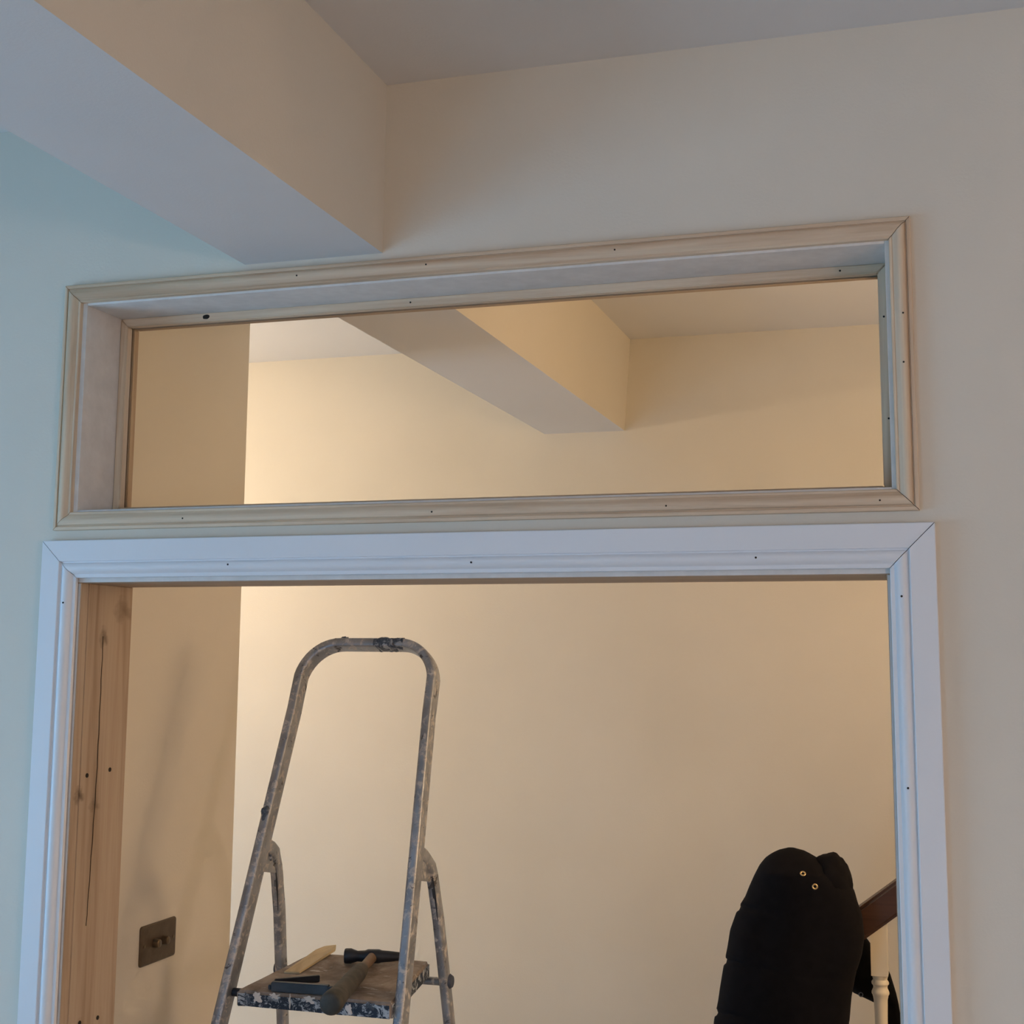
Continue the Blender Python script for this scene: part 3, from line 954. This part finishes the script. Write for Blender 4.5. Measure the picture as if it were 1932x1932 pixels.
bmesh.ops.create_icosphere(bm, subdivisions=4, radius=1)
hx, hz = near(1.371, 1.378)
for v in bm.verts:
    d = v.co.copy()
    k = 1 + 0.10 * noise.noise(d * 2.3 + Vector((4, 1, 2))) + 0.05 * noise.noise(d * 5)
    sx = 0.058 if d.x < 0 else 0.0465
    v.co = Vector((hx + d.x * sx * k, 1.078 + d.y * 0.070 * k, hz + d.z * 0.066 * k))
finish(bm, 'hood', M_CLOTH, ct, 70)
cyl('hanging_loop', (1.275, 1.150, 1.36), (1.275, 1.159, 1.36), 0.004, 0.004, M_CLOTH2, ct, 8)

def ring(name, c, nrm, R_, r_, mat, parent):
    bm = bmesh.new()
    c, d = Vector(c), Vector(nrm).normalized()
    a = d.orthogonal().normalized(); b = d.cross(a)
    N, m = 18, 8
    vv = [[bm.verts.new(c + (a * math.cos(2 * math.pi * i / N) + b * math.sin(2 * math.pi * i / N)) * (R_ + r_ * math.cos(2 * math.pi * j / m)) + d * r_ * 0.6 * math.sin(2 * math.pi * j / m)) for j in range(m)] for i in range(N)]
    for i in range(N):
        for j in range(m):
            bm.faces.new((vv[i][j], vv[(i + 1) % N][j], vv[(i + 1) % N][(j + 1) % m], vv[i][(j + 1) % m]))
    return finish(bm, name, mat, parent, 60)
EYELETS = [((1.3160, 1.0500, 1.4120), (0.1, -1, 0.55)), ((1.3425, 1.0480, 1.3850), (0.2, -1, 0.35))]

def hit_eyelets():
    """seat each eyelet on the cloth by casting along the line of sight towards it"""
    deps = bpy.context.evaluated_depsgraph_get()
    deps.update()
    o = cam.matrix_world.translation
    for (p, nrm) in EYELETS:
        d = (Vector(p) - o).normalized()
        best = None
        for ob in ct.children:
            if ob.type != 'MESH':
                continue
            ok, loc, nn, _ = ob.ray_cast(ob.matrix_world.inverted() @ o, d)
            if ok and (best is None or (loc - o).length < (best[0] - o).length):
                best = (ob.matrix_world @ loc, nn)
        loc, nn = best if best else (Vector(p), Vector(nrm))
        if nn.dot(d) > 0: nn = -nn
        e = ring('eyelet', loc + nn * 0.0008, nn, 0.0050, 0.0018, M_BRASS, ct)
hit_eyelets()

ct2 = empty('coat.001', (1.46, 1.36, 0.6))
tag(ct2, 'plain black garment hanging behind the cream turned spindle', 'coat')
rows2 = [(1.250, 1.395, 1.412), (1.236, 1.370, 1.424), (1.215, 1.355, 1.440), (1.190, 1.345, 1.458), (1.139, 1.345, 1.490), (1.094, 1.40, 1.5030), (1.070, 1.455, 1.508), (1.025, 1.464, 1.514), (0.90, 1.462, 1.522), (0.70, 1.45, 1.53)]
loft_coat('coat_body', rows2, 1.36, 0.07, M_CLOTH2, ct2, fold=0.08, seed=2.0)
ring('zip_pull', (1.4235, 1.290, 1.102), (0, -1, 0.2), 0.0045, 0.0011, M_BLUEPLASTIC, ct2)

# ------------------------------------------------------------------ pendant lamps (all out of view, the room one an added fill)
def pendant(loc, ceil, label, lamp, rad):
    energy, col = lamp
    x, y, z = loc
    p = empty('pendant_lamp', (x, y, z))
    tag(p, label, 'lamp')
    cyl('ceiling_rose', (x, y, ceil), (x, y, ceil - 0.02), 0.045, 0.035, M_GLOSS, p)
    cyl('cord', (x, y, ceil - 0.02), (x, y, z + 0.13), 0.003, 0.003, M_GLOSS, p, 8)
    cyl('lamp_holder', (x, y, z + 0.13), (x, y, z + 0.065), 0.014, 0.018, M_GLOSS, p)
    b = lathe_dir('bulb', (x, y, z + 0.066), (0, 0, -1), [(0, 0.012), (0.02, 0.018), (0.04, 0.028), (0.06, 0.033), (0.08, 0.028), (0.092, 0.012), (0.095, 0.001)],
                  emit('lit_bulb', col, 12.0), p)
    l = add_light('bulb_light', 'POINT', (x, y, z - 0.055), energy, col, shadow_soft_size=rad)
    l.parent = p
    l.matrix_parent_inverse = Matrix.Translation(-p.location)
pendant((-1.05, 1.15, 2.45), HCZ, 'bare bulb pendant hanging in the hall behind the return wall', LAMP_HALL, 0.05)
pendant((2.45, 0.70, 2.10), HCZ, 'bare bulb pendant hanging in the hall over the foot of the stairs', LAMP_STAIR, 0.22)
pendant((3.60, -2.60, 1.80), CZ, 'added fill light hung as a bare bulb pendant on the right of the room, out of view', FILL_ROOM, 0.15)
